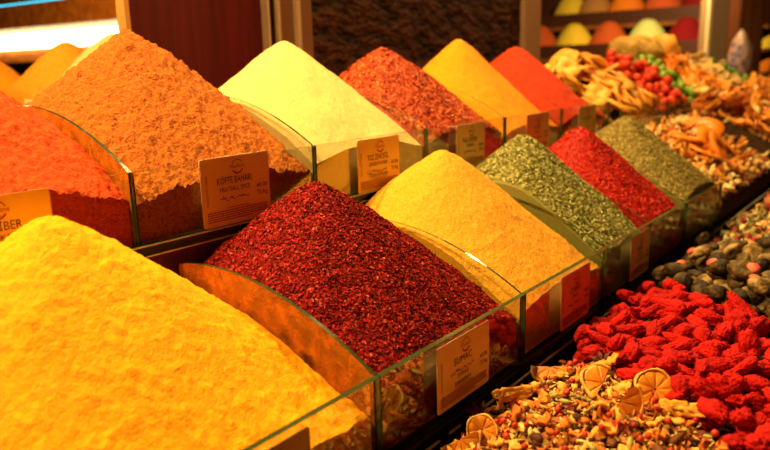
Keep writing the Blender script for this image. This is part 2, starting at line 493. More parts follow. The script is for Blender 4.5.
def price_card(x, yf, ztop, w, h, lines, price, label, fold=False, mat=None, seed=0):
    """a printed card stuck on the outer face of the glass; origin at its lower left corner"""
    root = empty('price_card', (x, yf - .0085, ztop - h), 0, label, 'price card', 'price cards on the glass')
    n = 10
    r = .004
    v = []
    pts = []
    for cx, cz, a0 in ((w - r, r, -PI / 2), (w - r, h - r, 0), (r, h - r, PI / 2), (r, r, PI)):
        for k in range(4):
            a = a0 + PI / 2 * k / 3
            pts.append((cx + r * math.cos(a), cz + r * math.sin(a)))
    m = len(pts)
    v = [(a, -.0006, b) for a, b in pts] + [(a, .0, b) for a, b in pts]
    f = [tuple(range(m)), tuple(range(2 * m - 1, m - 1, -1))] + [((k + 1) % m, k, m + k, m + (k + 1) % m) for k in range(m)]
    me = pymesh('card', v, f, mat or M['card'], False)
    link('card', me, root)
    if fold:
        fl = MB(); fl.box(.001, w - .001, -.0014, -.0007, h * .76, h * .99)
        tag(fl.build('folded_flap', [mat or M['card']], root), 'folded top strip of the card')
    cx = w * .52; cz = h * .835
    lg = MB()
    R = h * .10
    arc(lg, cx, cz, R, PI * .12, PI * .88, h * .012, y=-.0016); arc(lg, cx, cz, R, PI * 1.15, PI * 1.85, h * .022, y=-.0016)
    L = lg.build('logo_ring', [M['red_ink']], root)
    o = put_text(root, 'Hayfene', cx, cz - h * .022, h * .085, M['red_ink'], name='logo_text')
    for q in o.data.vertices: q.co.y = -.0017
    z = h * .60
    sizes = (.125, .090)
    for i, s in enumerate(lines):
        if s == '~':
            squiggle(root, w * .47, z + h * .01, w * .40, h * .06, M['ink'], seed + i); z -= h * .10
            continue
        sz = h * (.145 if i == 0 else .095)
        tm = put_text(root, s, w * .47, z, sz, M['ink'], bold=0)
        xs = [q.co.x for q in tm.data.vertices]
        ww = max(xs) - min(xs)
        lim = w * (.50 if i == 0 else .44)
        if ww > lim:
            for q in tm.data.vertices: q.co.x = w * .47 + (q.co.x - w * .47) * lim / ww
        z -= h * .112
    put_text(root, price[0], w * .955, h * .47, h * .095, M['ink'], 'RIGHT', name='price_text', bold=.00003)
    put_text(root, price[1], w * .955, h * .36, h * .095, M['ink'], 'RIGHT', name='price_text', bold=.00003)
    put_text(root, 'Fiyatlara KDV dahildir', w * .085, h * .32, h * .05, M['ink'], 'LEFT', PI / 2)
    fp = MB()
    rr = random.Random(seed + 50)
    fp.box(w * .34, w * .66, -.0013, -.0011, h * .245, h * .255)
    for k in range(5):
        z = h * (.205 - k * .033); xx = w * .06
        end = w * (.94 if k < 4 else .7)
        while xx < end:
            L = rr.uniform(.02, .07) * w
            fp.box(xx, min(end, xx + L), -.0013, -.0011, z, z + h * .017); xx += L + w * .008
    fp.build('fine_print', [M['fine_ink']], root)
    return root

# front row cards
price_card(-.212, 0, -.006, .111, .079, ['ZERDEÇAL', 'TURMERIC', '~'], ('60,00', 'TL/kg'), 'price card at the bottom edge of the picture on the turmeric pane', seed=1)
price_card(.094, 0, -.004, .111, .079, ['SUMAC', '~', 'SUMAK', 'BARBERRY'], ('60,00', 'TL/kg'), 'price card reading SUMAC on the front pane below the sumac', seed=2)
price_card(.408, 0, -.005, .102, .082, ['CURRY', 'SPICE', '~'], ('70,00', 'TL/kg'), 'reddish price card on the pane below the smooth golden front heap', seed=3)
price_card(.690, 0, -.006, .098, .080, ['KEKIK', 'THYME', '~'], ('60,00', 'TL/kg'), 'price card on the front pane below the green herb heap', seed=4)
# back row cards
price_card(-.258, BY, BZ - .002, .112, .088, ['TOZ BİBER', 'PAPRIKA', '~', '~'], ('60,00', 'TL/kg'), 'orange price card reading BİBER at the left edge of the picture', seed=5)
price_card(.042, BY, BZ + .004, .114, .089, ['KÖFTE BAHARI', 'MEATBALL SPICE', '~'], ('60,00', 'TL/kg'), 'price card reading KÖFTE BAHARI with a folded top strip', fold=True, seed=6)
price_card(.342, BY, BZ - .002, .108, .086, ['TOZ ZENCEFİL', 'GINGER POWDER', '~', 'ЛОЖКА ИМБИРЯ'], ('60,00', 'TL/kg'), 'price card on the glass below the pale ginger heap', seed=7)
price_card(.628, BY, BZ - .002, .104, .086, ['PUL BİBER', 'PEPPER', '~'], ('60,00', 'TL/kg'), 'price card on the glass below the orange red flake heap', seed=8)
price_card(.912, BY, BZ - .002, .11, .086, ['KÖRİ', 'CURRY', '~'], ('60,00', 'TL/kg'), 'small far price card on the glass below the pointed golden heap', seed=9)
price_card(1.19, BY, BZ - .002, .11, .086, ['ACI BİBER', 'HOT', '~'], ('60,00', 'TL/kg'), 'farthest price card on the glass below the smooth scarlet heap', seed=10)

# ---------------------------------------------------------------- loose goods
def ico(sub):
    bm = bmesh.new(); bmesh.ops.create_icosphere(bm, subdivisions=sub, radius=1)
    v = np.array([p.co[:] for p in bm.verts]); f = [[q.index for q in p.verts] for p in bm.faces]
    bm.free()
    return v, f
ICO = {k: ico(k) for k in (1, 2, 3, 4)}

def noise3(v, scale, seed):
    return (value_noise(v[:, 0] * scale + seed, v[:, 1] * scale + v[:, 2] * scale * .7, seed)
            + value_noise(v[:, 2] * scale + seed * 2, v[:, 0] * scale * .6 - v[:, 1] * scale, seed + 3)) / 2

def blob(name, size, mat, sub=2, bumps=((2, .2), (6, .08)), seed=0, taper=0, flat=0, smooth=True, bend=0):
    v, f = ICO[sub]
    v = v.copy()
    d = np.ones(len(v))
    for s, a in bumps: d += a * noise3(v, s, seed + int(s))
    v = v * d[:, None]
    if taper: v[:, 1:] *= (1 - taper * (v[:, 0:1] + 1) / 2)
    v = v * (np.array(size) / 2)
    if bend: v[:, 2] += bend * (v[:, 0] ** 2) / size[0]
    return pymesh(name, v, f, mat, smooth)

def sheet(name, L, W, T, mat, seed=0, curl=.3, n=(8, 5), outline='rect', wav=.15):
    """a thin curled irregular chip with real thickness"""
    r = np.random.default_rng(seed)
    a = np.linspace(-1, 1, n[0]); b = np.linspace(-1, 1, n[1])
    A, B = np.meshgrid(a, b, indexing='ij')
    if outline == 'leaf': half = np.sqrt(np.clip(1 - A ** 2, .01, 1))
    elif outline == 'wedge': half = .35 + .65 * (A + 1) / 2
    else: half = 1 - .25 * np.abs(A) ** 3
    half = half * (1 + wav * r.normal(0, 1, (n[0], 1)))
    X = A * L / 2 * (1 + .06 * r.normal(0, 1, (1, n[1]))); Y = B * W / 2 * half
    Z = curl * L * (A ** 2) * .5 + curl * W * .6 * B ** 2 * r.uniform(-.5, 1) + T * .7 * r.normal(0, 1, A.shape)
    top = np.stack([X, Y, Z + T / 2], -1).reshape(-1, 3); bot = np.stack([X, Y, Z - T / 2], -1).reshape(-1, 3)
    idx = np.arange(n[0] * n[1]).reshape(n)
    m = n[0] * n[1]
    q = np.stack([idx[:-1, :-1], idx[1:, :-1], idx[1:, 1:], idx[:-1, 1:]], -1).reshape(-1, 4)
    ring = np.concatenate([idx[:, 0], idx[-1, 1:], idx[-2::-1, -1], idx[0, -2:0:-1]])
    k = np.arange(len(ring)); k2 = (k + 1) % len(ring)
    sk = np.stack([ring[k], m + ring[k], m + ring[k2], ring[k2]], 1)
    return pymesh(name, np.concatenate([top, bot]), np.concatenate([q, q[:, ::-1] + m, sk]), mat, True)

def ring_slice(name, R, r, T, mat, seed=0, a0=0, a1=2 * PI, n=24, warp=.15):
    """a ring or part of a ring with thickness, warped like dried fruit"""
    g = np.random.default_rng(seed)
    ph = g.uniform(0, 6, 3)
    full = abs(a1 - a0 - 2 * PI) < 1e-6
    v = []
    m = n if full else n + 1
    for k in range(m):
        t = a0 + (a1 - a0) * k / n
        wz = warp * R * math.sin(2 * t + ph[0]) + warp * .5 * R * math.sin(3 * t + ph[1])
        Ro = R * (1 + .05 * math.sin(5 * t + ph[2]))
        for rr, zz in ((r, -T / 2), (Ro, -T / 2), (Ro * 1.02, 0), (Ro, T / 2), (r, T / 2)):
            v.append((rr * math.cos(t), rr * math.sin(t), zz + wz * rr / R))
    f = []
    for k in range(n):
        a = k * 5; b = ((k + 1) % m) * 5
        for j in range(5):
            j2 = (j + 1) % 5
            f.append((a + j, b + j, b + j2, a + j2))
    if not full:
        f.append((0, 1, 2, 3, 4)); e = n * 5; f.append((e + 4, e + 3, e + 2, e + 1, e))
    return pymesh(name, v, f, mat, True)

F = {}
F['redfruit'] = stuff_mat('dried_red_fruit', [(.3, (.30, .002, .003)), (.55, (.50, .005, .004)), (.75, (.66, .012, .007))], 160, .75, 1.0, 330, dist=.003, spec=.15, obj_rnd=.25)
F['fig'] = stuff_mat('dark_dried_fig', [(.38, (.02, .010, .004)), (.55, (.12, .065, .018)), (.7, (.40, .25, .09))], 70, .6, 1, 140, dist=.004, obj_rnd=.3)
F['figpink'] = stuff_mat('pink_fruit_cap', [(.35, (.50, .05, .05)), (.7, (.75, .22, .15))], 60, .5, .5, 160)
F['pod'] = stuff_mat('green_cardamom', [(.3, (.30, .27, .05)), (.7, (.50, .46, .13))], 120, .55, .5, 300, obj_rnd=.6)
F['berry'] = stuff_mat('red_peppercorn', [(.3, (.34, .012, .005)), (.7, (.55, .04, .01))], 120, .45, .3, 400, spec=.3, obj_rnd=.6)
F['chip'] = stuff_mat('dried_orange_chip', [(.25, (.55, .13, .012)), (.5, (.80, .27, .028)), (.75, (.86, .42, .08))], 60, .6, .5, 200, obj_rnd=.75)
F['peel'] = stuff_mat('dried_orange_rind', [(.3, (.70, .24, .02)), (.7, (.85, .42, .05))], 60, .5, .6, 260, obj_rnd=.3)
F['pith'] = stuff_mat('dried_orange_pith', [(.3, (.74, .34, .05)), (.7, (.86, .52, .13))], 80, .7, .4, 260)
F['bark'] = stuff_mat('dark_spice_bark', [(.3, (.07, .018, .01)), (.7, (.18, .05, .02))], 90, .6, .5, 200, obj_rnd=.5)
F['crumb'] = stuff_mat('mixed_crumbs', [(0, (.05, .012, .006)), (.25, (.22, .03, .01)), (.5, (.5, .16, .03)), (.75, (.7, .36, .09)), (.9, (.42, .36, .09)), (1, (.8, .6, .28))],
                       use_rnd=True, bump=.3, rough=.6)
F['leafcrumb'] = stuff_mat('dark_leaf_crumbs', [(0, (.03, .012, .005)), (.5, (.14, .07, .02)), (.85, (.30, .22, .06)), (1, (.5, .36, .14))], use_rnd=True, bump=.3, rough=.7)
F['apple'] = stuff_mat('dried_apple', [(.3, (.72, .30, .03)), (.7, (.86, .44, .08))], 50, .5, .4, 150, obj_rnd=.5)
F['redcandy'] = stuff_mat('red_candied_fruit', [(.3, (.50, .015, .004)), (.7, (.68, .06, .010))], 50, .5, .3, 150, spec=.25, obj_rnd=.5)
F['greencandy'] = stuff_mat('green_candied_fruit', [(.3, (.12, .24, .010)), (.7, (.30, .44, .03))], 50, .35, .3, 150, spec=.5, obj_rnd=.5)
F['orangecandy'] = stuff_mat('orange_candied_fruit', [(.3, (.80, .20, .006)), (.7, (.90, .34, .012))], 50, .4, .3, 150, spec=.5, obj_rnd=.5)
F['beige'] = stuff_mat('beige_dried_fruit', [(.3, (.60, .36, .12)), (.7, (.75, .52, .22))], 50, .55, .4, 150, obj_rnd=.5)
F['nut'] = stuff_mat('pale_almond', [(.3, (.74, .42, .13)), (.7, (.90, .68, .32))], 60, .5, .3, 150, obj_rnd=.6)
F['strip'] = stuff_mat('brown_dried_strip', [(.3, (.42, .10, .012)), (.7, (.78, .30, .04))], 40, .5, .4, 150, obj_rnd=.7)
F['leaf'] = stuff_mat('dried_leaf', [(.25, (.16, .10, .03)), (.5, (.36, .28, .08)), (.75, (.55, .45, .20))], 40, .7, .4, 150, obj_rnd=.7)
F['petal'] = stuff_mat('dried_rose_petal', [(.2, (.30, .02, .03)), (.5, (.50, .09, .04)), (.8, (.70, .38, .12))], 60, .6, .4, 150, obj_rnd=.8)
F['tan'] = stuff_mat('tan_loofah', [(.35, (.34, .17, .03)), (.65, (.66, .40, .10))], 30, .8, .8, 90, dist=.006)
F['bed_shade'] = stuff_mat('shade_dark_bed', [(.3, (.018, .007, .003)), (.7, (.05, .018, .006))], 60, .8, .5, 150)  # near-black, so the shade between the pieces is in the bed colour

def make(name, me_list, parts=()):
    return dict(name=name, me=me_list, parts=parts)

class Tray:
    """keeps a height map of one heap so that each piece can be laid on what is below it"""
    def __init__(s, x0, x1, y0, y1, fn, cell=.004, k=0.0):
        s.k = k
        s.x0, s.x1, s.y0, s.y1, s.c = x0, x1, y0, y1, cell
        s.nx = int((x1 - x0) / cell) + 1; s.ny = int((y1 - y0) / cell) + 1
        X, Y = np.meshgrid(x0 + np.arange(s.nx) * cell, y0 + np.arange(s.ny) * cell, indexing='ij')
        X = s.real(X, Y)
        s.bed = fn(X, Y); s.H = s.bed.copy(); s.ok = lambda x, y: True
    def real(s, x, y): return x + s.k * (y + .04)       # the heaps border each other on slanting lines
    def window(s, x, y, r):
        i0 = max(0, int((x - r - s.x0) / s.c)); i1 = min(s.nx, int((x + r - s.x0) / s.c) + 2)
        j0 = max(0, int((y - r - s.y0) / s.c)); j1 = min(s.ny, int((y + r - s.y0) / s.c) + 2)
        return slice(i0, i1), slice(j0, j1)
    def spot(s, r, tries=7, m=None):
        best = None
        m = r * .62 if m is None else m
        for _ in range(tries):
            x = random.uniform(s.x0 + m, s.x1 - m); y = random.uniform(s.y0 + m, s.y1 - m)
            if not s.ok(x, y): continue
            w = s.window(x, y, r)
            e = float((s.H[w] - s.bed[w]).mean())
            if best is None or e < best[0]: best = (e, x, y)
        return (best[1], best[2]) if best else s.spot(r, tries, m)
    def lay(s, x, y, r, t, sink=.3):
        w = s.window(x, y, r * .75)
        h = s.H[w]
        z = float(np.percentile(h, 70))
        gx = gy = 0
        w2 = s.window(x, y, r * 1.6)
        b = s.bed[w2]
        if b.shape[0] > 2 and b.shape[1] > 2:
            gx = float((b[-1] - b[0]).mean()) / ((b.shape[0] - 1) * s.c)
            gy = float((b[:, -1] - b[:, 0]).mean()) / ((b.shape[1] - 1) * s.c)
        zc = z + t * (.5 - sink)
        s.H[w] = np.maximum(h, zc + t * .42)
        return zc, Vector((-gx, -gy, 1)).normalized()

def orient(n, tilt=.35, yaw=None):
    yaw = random.uniform(0, 2 * PI) if yaw is None else yaw
    q = Vector((0, 0, 1)).rotation_difference(n)
    e = Euler((random.gauss(0, tilt), random.gauss(0, tilt), 0)).to_quaternion()
    return (q @ e @ Quaternion((0, 0, 1), yaw)).to_euler()

def piece(name, me, loc, rot, label, cat, group, scale=1, parts=()):
    o = bpy.data.objects.new(name, me)
    o.location = loc; o.rotation_euler = rot; o.scale = (scale,) * 3
    COL.objects.link(o)
    tag(o, label, cat, group)
    for pn, pm in parts:
        c = bpy.data.objects.new(pn, pm); COL.objects.link(c); c.parent = o
    return o

def tray_bed(X, Y):
    e = (-.028 - Y)
    z = -.120 + .050 * (1 - np.exp(-e / .09)) - .10 * np.maximum(e - .30, 0)
    z = z + .010 * np.exp(-((X - .22 - .8 * (Y + .04)) / .14) ** 2) * np.minimum(1, e / .05)
    return z + .007 * fbm(X, Y, .09, 2, 11)
SK = .8

def scatter(tray, n, name, meshes, r, t, label, cat, group, tilt=.35, tries=7, smin=.8, smax=1.2, sink=.3, spots=None, m=None):
    for k in range(n if spots is None else len(spots)):
        sc = random.uniform(smin, smax)
        x, y = tray.spot(r * sc, tries, m) if spots is None else spots[k][:2]
        z, nn = tray.lay(x, y, r * sc, t * sc, sink)
        me = random.choice(meshes)
        parts = ()
        if isinstance(me, tuple): me, parts = me[0], me[1]
        piece(name, me, (tray.real(x, y), y, z), orient(nn, tilt, None if spots is None or len(spots[k]) < 3 else spots[k][2]), label, cat, group, sc, parts)

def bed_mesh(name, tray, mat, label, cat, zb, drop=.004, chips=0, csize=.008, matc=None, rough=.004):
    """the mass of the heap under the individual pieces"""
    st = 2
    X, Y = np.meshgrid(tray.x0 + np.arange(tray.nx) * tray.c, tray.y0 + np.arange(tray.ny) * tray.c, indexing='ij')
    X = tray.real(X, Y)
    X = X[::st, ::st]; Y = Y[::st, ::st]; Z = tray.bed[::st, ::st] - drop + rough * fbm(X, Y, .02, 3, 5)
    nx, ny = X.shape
    verts = np.stack([X, Y, Z], -1).reshape(-1, 3)
    idx = np.arange(nx * ny).reshape(nx, ny)
    q = np.stack([idx[:-1, :-1], idx[1:, :-1], idx[1:, 1:], idx[:-1, 1:]], -1).reshape(-1, 4)
    ring = np.concatenate([idx[:, 0], idx[-1, 1:], idx[-2::-1, -1], idx[0, -2:0:-1]])
    rv = verts[ring].copy(); rv[:, 2] = zb
    n0 = len(verts); verts = np.concatenate([verts, rv]); k = np.arange(len(ring)); k2 = (k + 1) % len(ring)
    q = np.concatenate([q, np.stack([ring[k], n0 + k, n0 + k2, ring[k2]], 1)])
    faces = q.tolist(); nb = len(faces); mi = [0] * nb
    if chips:
        cx = rng.uniform(tray.x0 + .004, tray.x1 - .004, chips); cy = rng.uniform(tray.y0 + .004, tray.y1 - .004, chips)
        ii = np.clip(((cx - tray.x0) / tray.c).astype(int), 0, tray.nx - 1); jj = np.clip(((cy - tray.y0) / tray.c).astype(int), 0, tray.ny - 1)
        cx = tray.real(cx, cy)
        cz = tray.bed[ii, jj] + rng.uniform(-.002, .006, chips)
        c = np.stack([cx, cy, cz], 1)
        n = rng.normal(0, .5, c.shape) + np.array([0, 0, 1]); n /= np.linalg.norm(n, axis=1)[:, None]
        a = rng.normal(0, 1, n.shape); a -= n * (a * n).sum(1)[:, None]; a /= np.linalg.norm(a, axis=1)[:, None]
        b = np.cross(n, a)
        L = csize * rng.uniform(.4, 1.1, chips)[:, None]; W = L * rng.uniform(.3, .8, chips)[:, None]
        ps = [c + a * L / 2 * s1 + b * W / 2 * s2 * rng.uniform(.4, 1, chips)[:, None] + n * rng.normal(0, .0008, chips)[:, None] for s1, s2 in ((-1, -1), (1, -1), (1, 1), (-1, 1))]
        fv = np.stack(ps + [c - n * csize * .3], 1).reshape(-1, 3)
        n1 = len(verts); verts = np.concatenate([verts, fv])
        o = n1 + np.arange(chips)[:, None] * 5
        faces += (o + np.array([[0, 1, 2, 3]])).tolist()
        faces += np.concatenate([o + np.array([[(j + 1) % 4, j, 4]]) for j in range(4)], 1).reshape(-1, 3).tolist()
        mi += [1] * (len(faces) - nb)
    me = pymesh(name, verts, faces, [mat] + ([matc] if chips else []), True, mi)
    if chips:
        at = me.attributes.new('rnd', 'FLOAT', 'FACE')
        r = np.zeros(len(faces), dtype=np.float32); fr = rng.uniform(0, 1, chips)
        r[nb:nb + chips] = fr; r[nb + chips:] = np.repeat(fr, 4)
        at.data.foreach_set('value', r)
        sm = np.ones(len(faces), dtype=bool); sm[nb:] = False
        me.polygons.foreach_set('use_smooth', sm)
    o = link(name, me)
    tag(o, label, cat, None, 'stuff')
    return o

def mound(cx, cy, hx, hy, z0, h, edge=-.15):
    def fn(X, Y):
        r = np.sqrt(((X - cx) / hx) ** 2 + ((Y - cy) / hy) ** 2)
        z = z0 + h * (1 - np.minimum(r, 1.3) ** 1.6)
        return z + .008 * fbm(X, Y, .07, 2, 11)
    return fn

# ---- potpourri (nearest)
TP = Tray(.0, .372, -.40, -.0268, tray_bed, k=SK)
bed_mesh('potpourri_crumbs', TP, F['bed_shade'], 'loose orange, red and green potpourri crumbs between the larger pieces', 'potpourri', -.284, chips=7000, csize=.011, matc=F['crumb'])
def citrus(seed, half=False, R=.024):
    a1 = PI if half else 2 * PI
    fl = ring_slice('flesh', R * .93, .001, .0030, F['peel'], seed, 0, a1, warp=.16)
    rd = ring_slice('rind', R, R * .92, .0042, F['pith'], seed, 0, a1, warp=.16)
    return (fl, (('rind', rd),))
def flesh_disc(name, R, T, mat, a0, a1, nseg=9):
    n = 54; rs = [.06, .3, .6, .85, 1.0]; v = []; f = []
    for side in (1, -1):
        for r in rs:
            for k in range(n + 1):
                t = a0 + (a1 - a0) * k / n
                z = T * (.25 + .75 * min(1, 2.2 * abs(math.sin(nseg / 2 * t)))) * (1 if .06 < r < 1 else .3)
                v.append((R * r * math.cos(t), R * r * math.sin(t), side * z / 2 + .05 * R * r * math.sin(2 * t)))
    m = len(rs)
    for sd in range(2):
        o = sd * m * (n + 1)
        for j in range(m - 1):
            for k in range(n):
                a = o + j * (n + 1) + k; q = (a, a + n + 1, a + n + 2, a + 1)
                f.append(q if sd == 0 else q[::-1])
    o = m * (n + 1)
    for k in range(n):
        a = (m - 1) * (n + 1) + k; f.append((a, a + o, a + o + 1, a + 1))
    return pymesh(name, v, f, mat, True)
def citrus(seed, half=False, R=.024):
    a1 = PI if half else 2 * PI
    fl = flesh_disc('flesh', R * .92, .0036, F['flesh'], 0, a1)
    rd = ring_slice('rind', R, R * .91, .0042, F['pith'], seed, 0, a1, warp=.05)
    return (fl, (('rind', rd),))
F['flesh'] = stuff_mat('dried_citrus_flesh', [(.3, (.62, .16, .01)), (.7, (.85, .34, .03))], 60, .4, .5, 260, spec=.4)
cit = [citrus(1, False, .017), citrus(2, True, .023), citrus(3, True, .025), citrus(4, False, .017)]
def star(name='star_anise'):
    mb = MB()
    for k in range(8):
        a = k * PI / 4
        ca, sa = math.cos(a), math.sin(a)
        def T(x, y, z): return (ca * x - sa * y, sa * x + ca * y, z)
        v = [T(.001, 0, 0), T(.008, .0032, .001), T(.008, -.0032, .001), T(.016, 0, .004), T(.008, .0022, .0045), T(.008, -.0022, .0045), T(.008, 0, -.001)]
        mb.add(v, [(0, 4, 1), (0, 2, 5), (1, 4, 3), (2, 3, 5), (0, 1, 6), (0, 6, 2), (1, 3, 6), (2, 6, 3), (0, 5, 4), (4, 5, 3)])
    return pymesh(name, mb.v, mb.f, F['bark'], False)
chips = [sheet('orange_chip', .021, .013, .0034, F['chip'], s, .45, n=(7, 4), outline=o, wav=.09) for s, o in ((1, 'rect'), (2, 'wedge'), (3, 'leaf'), (4, 'rect'), (5, 'wedge'))]
chips += [blob('orange_chip', (.013, .010, .006), F['chip'], 2, ((2, .4), (5, .3)), s) for s in (6, 7, 8, 9)]
pods = [blob('cardamom_pod', (.0145, .007, .0065), F['pod'], 2, ((4, .12),), s, taper=.35) for s in (1, 2)]
berries = [blob('red_berry', (.007, .007, .0068), F['berry'], 2, ((3, .12),), s) for s in (1, 2)]
def stick(name, L, r, mat, seed):
    g = random.Random(seed); mb = MB()
    p = Vector((-L / 2, 0, 0)); n = 5
    for k in range(n):
        q = p + Vector((L / n, g.uniform(-.1, .1) * L / n, g.uniform(-.15, .15) * L / n))
        mb.cyl(p, q, r * g.uniform(.8, 1.1), r * g.uniform(.8, 1.1), 8); p = q
    return pymesh(name, mb.v, mb.f, mat, True)
sticks = [stick('dry_stalk', .035, .0014, F['bark'], 1), stick('dry_stalk', .028, .0018, F['leaf'], 2)]
G = 'potpourri pieces in the nearest tray heap'
scatter(TP, 180, 'orange_chip', chips, .009, .007, 'curled orange brown chip in the potpourri heap', 'dried fruit', 'orange chips in the potpourri', .5, 6)
scatter(TP, 40, 'cardamom_pod', pods, .008, .008, 'green cardamom pod in the potpourri heap', 'spice pod', 'cardamom pods in the potpourri', .3, 6)
scatter(TP, 60, 'dark_seed_pod', [blob('dark_seed_pod', (.016, .009, .007), F['bark'], 2, ((2, .3), (5, .2)), 3)], .008, .007, 'dark brown wrinkled seed pod in the potpourri heap', 'seed pod', 'dark pods in the potpourri', .5, 6)
scatter(TP, 24, 'dry_stalk', sticks, .010, .003, 'thin dry stalk in the potpourri heap', 'stalk', 'dry stalks in the potpourri', .3, 6)
scatter(TP, 120, 'orange_chip', chips, .009, .007, 'curled orange brown chip in the potpourri heap', 'dried fruit', 'orange chips in the potpourri', .5, 9)
scatter(TP, 40, 'cardamom_pod', pods, .008, .008, 'green cardamom pod in the potpourri heap', 'spice pod', 'cardamom pods in the potpourri', .3, 6)
scatter(TP, 130, 'red_berry', berries, .0042, .007, 'small red berry in the potpourri heap', 'berry', 'red berries in the potpourri', .3, 6)

def special(tray, x, y, me, name, label, cat, r, t, rot=None, tilt=.3, sink=.1, scale=1, parts=()):
    x = min(tray.x1 - .006, x - tray.k * (y + .04))
    z, nn = tray.lay(x, y, r, t, sink)
    return piece(name, me, (tray.real(x, y), y, z), rot or orient(nn, tilt), label, cat, None, scale, parts)
# the recognisable large pieces
def face(nx, ny, nz, yaw):
    """orientation whose flat side looks along the given normal"""
    q = Vector((0, 0, 1)).rotation_difference(Vector((nx, ny, nz)).normalized())
    return (q @ Quaternion((0, 0, 1), yaw)).to_euler()
special(TP, .082, -.045, cit[1][0], 'orange_slice', 'pale dried half slice at the lower left corner of the potpourri heap', 'dried fruit', .018, .012, face(-.7, -.5, .5, 2.6), parts=cit[1][1])
special(TP, .103, -.060, cit[0][0], 'orange_slice', 'small round dried slice beside the star anise', 'dried fruit', .016, .014, face(-.8, -.3, .35, 0), parts=cit[0][1])
special(TP, .140, -.036, star(), 'star_anise', 'dark brown star anise by the tray edge in the potpourri', 'spice', .016, .007, face(-.5, -.3, .8, .3), scale=1.15)
wedge = (sheet('orange_peel', .050, .016, .003, F['peel'], 21, .12, n=(12, 6), wav=.08), (('pith', sheet('pith', .049, .005, .004, F['pith'], 21, .12, n=(12, 4), wav=.08)),))
special(TP, .192, -.048, wedge[0], 'orange_peel', 'long upright strip of orange peel by the tray edge', 'dried fruit', .012, .016, face(-.4, -.8, .5, -.55), parts=wedge[1])
special(TP, .290, -.050, cit[2][0], 'orange_slice', 'bright yellow dried slice at the top of the potpourri heap', 'dried fruit', .018, .012, face(-.6, -.1, .6, 1.9), parts=cit[2][1])
special(TP, .232, -.140, cit[1][0], 'orange_slice', 'pale yellow half slice in the middle of the potpourri', 'dried fruit', .020, .012, face(-.3, -.5, .8, .1), scale=1.1, parts=cit[1][1])
special(TP, .180, -.178, cit[2][0], 'orange_slice', 'brown orange half slice curling up near the picture bottom', 'dried fruit', .020, .020, face(-.8, -.5, .2, 2.9), parts=cit[2][1])
special(TP, .290, -.195, cit[3][0], 'orange_slice', 'orange slice leaning at the border with the red fruits', 'dried fruit', .02, .018, face(-.6, -.5, .6, 1.2), scale=1.35, parts=cit[3][1])
special(TP, .280, -.238, wedge[0], 'orange_peel', 'curled strip of peel pointing to the lower right by the red fruits', 'dried fruit', .014, .010, face(-.5, -.3, .8, -1.1), parts=wedge[1])
special(TP, .310, -.110, star(), 'star_anise', 'dark star anise near the border with the red fruits', 'spice', .016, .007, face(-.4, .1, .9, 1.3), scale=1.2)
special(TP, .335, -.120, sheet('orange_peel', .035, .016, .003, F['peel'], 31, .3, n=(12, 6)), 'orange_peel', 'bent orange peel piece lying against the red fruits', 'dried fruit', .014, .010)

# ---- red dried fruits
TRF = Tray(.374, .715, -.44, -.0268, tray_bed, k=SK)
bed_mesh('red_fruit_shade_bed', TRF, F['bed_shade'], 'dark bed coloured as the shade between the red fruits', 'dried fruit', -.284, drop=.012)
reds = [blob('red_dried_fruit', (L, W, T), F['redfruit'], 4, ((1.5, .28), (5, .22), (12, .16), (24, .10)), s, taper=tp, bend=bd)
        for s, (L, W, T, tp, bd) in enumerate(((.038, .025, .020, .3, .2), (.034, .022, .019, .4, 0), (.030, .024, .020, .2, -.2), (.043, .022, .018, .3, .3), (.026, .023, .019, .3, 0)))]
scatter(TRF, 300, 'red_dried_fruit', reds, .0125, .015, 'wrinkled bright red dried fruit in the red heap of the front tray', 'dried fruit', 'red dried fruits in the front tray', .4, 8, sink=.25)

# ---- dark figs
TFG = Tray(.717, 1.09, -.44, -.0268, tray_bed, k=SK)
bed_mesh('fig_shade_bed', TFG, F['bed_shade'], 'dark bed coloured as the shade between the brown dried figs', 'dried fruit', -.284, drop=.015)
figs = [blob('dried_fig', (.040, .034, .026), F['fig'], 3, ((1.5, .2), (4, .2), (9, .14)), s, taper=.15) for s in (1, 2, 3, 4)]
figs2 = [(figs[k], (('pink_cap', blob('pink_cap', (.021, .020, .013), F['figpink'], 2, ((3, .2),), 5 + k)),)) for k in (0, 1)]
for mm in figs2:
    for q in mm[1][0][1].vertices: q.co.x += .010; q.co.z += .0075
scatter(TFG, 150, 'dried_fig', figs, .016, .024, 'wrinkled dark brown dried fig in the front tray', 'dried fruit', 'brown dried figs in the front tray', .35, 8, sink=.25)
scatter(TFG, 5, 'dried_fig', figs2, .016, .024, 'dried fig with a pink cap beside the red fruits', 'dried fruit', 'pink capped figs beside the red fruits', .25, 8, sink=.2,
        spots=[(.77, -.07), (.79, -.15), (.775, -.22), (.86, -.09), (.80, -.19)])

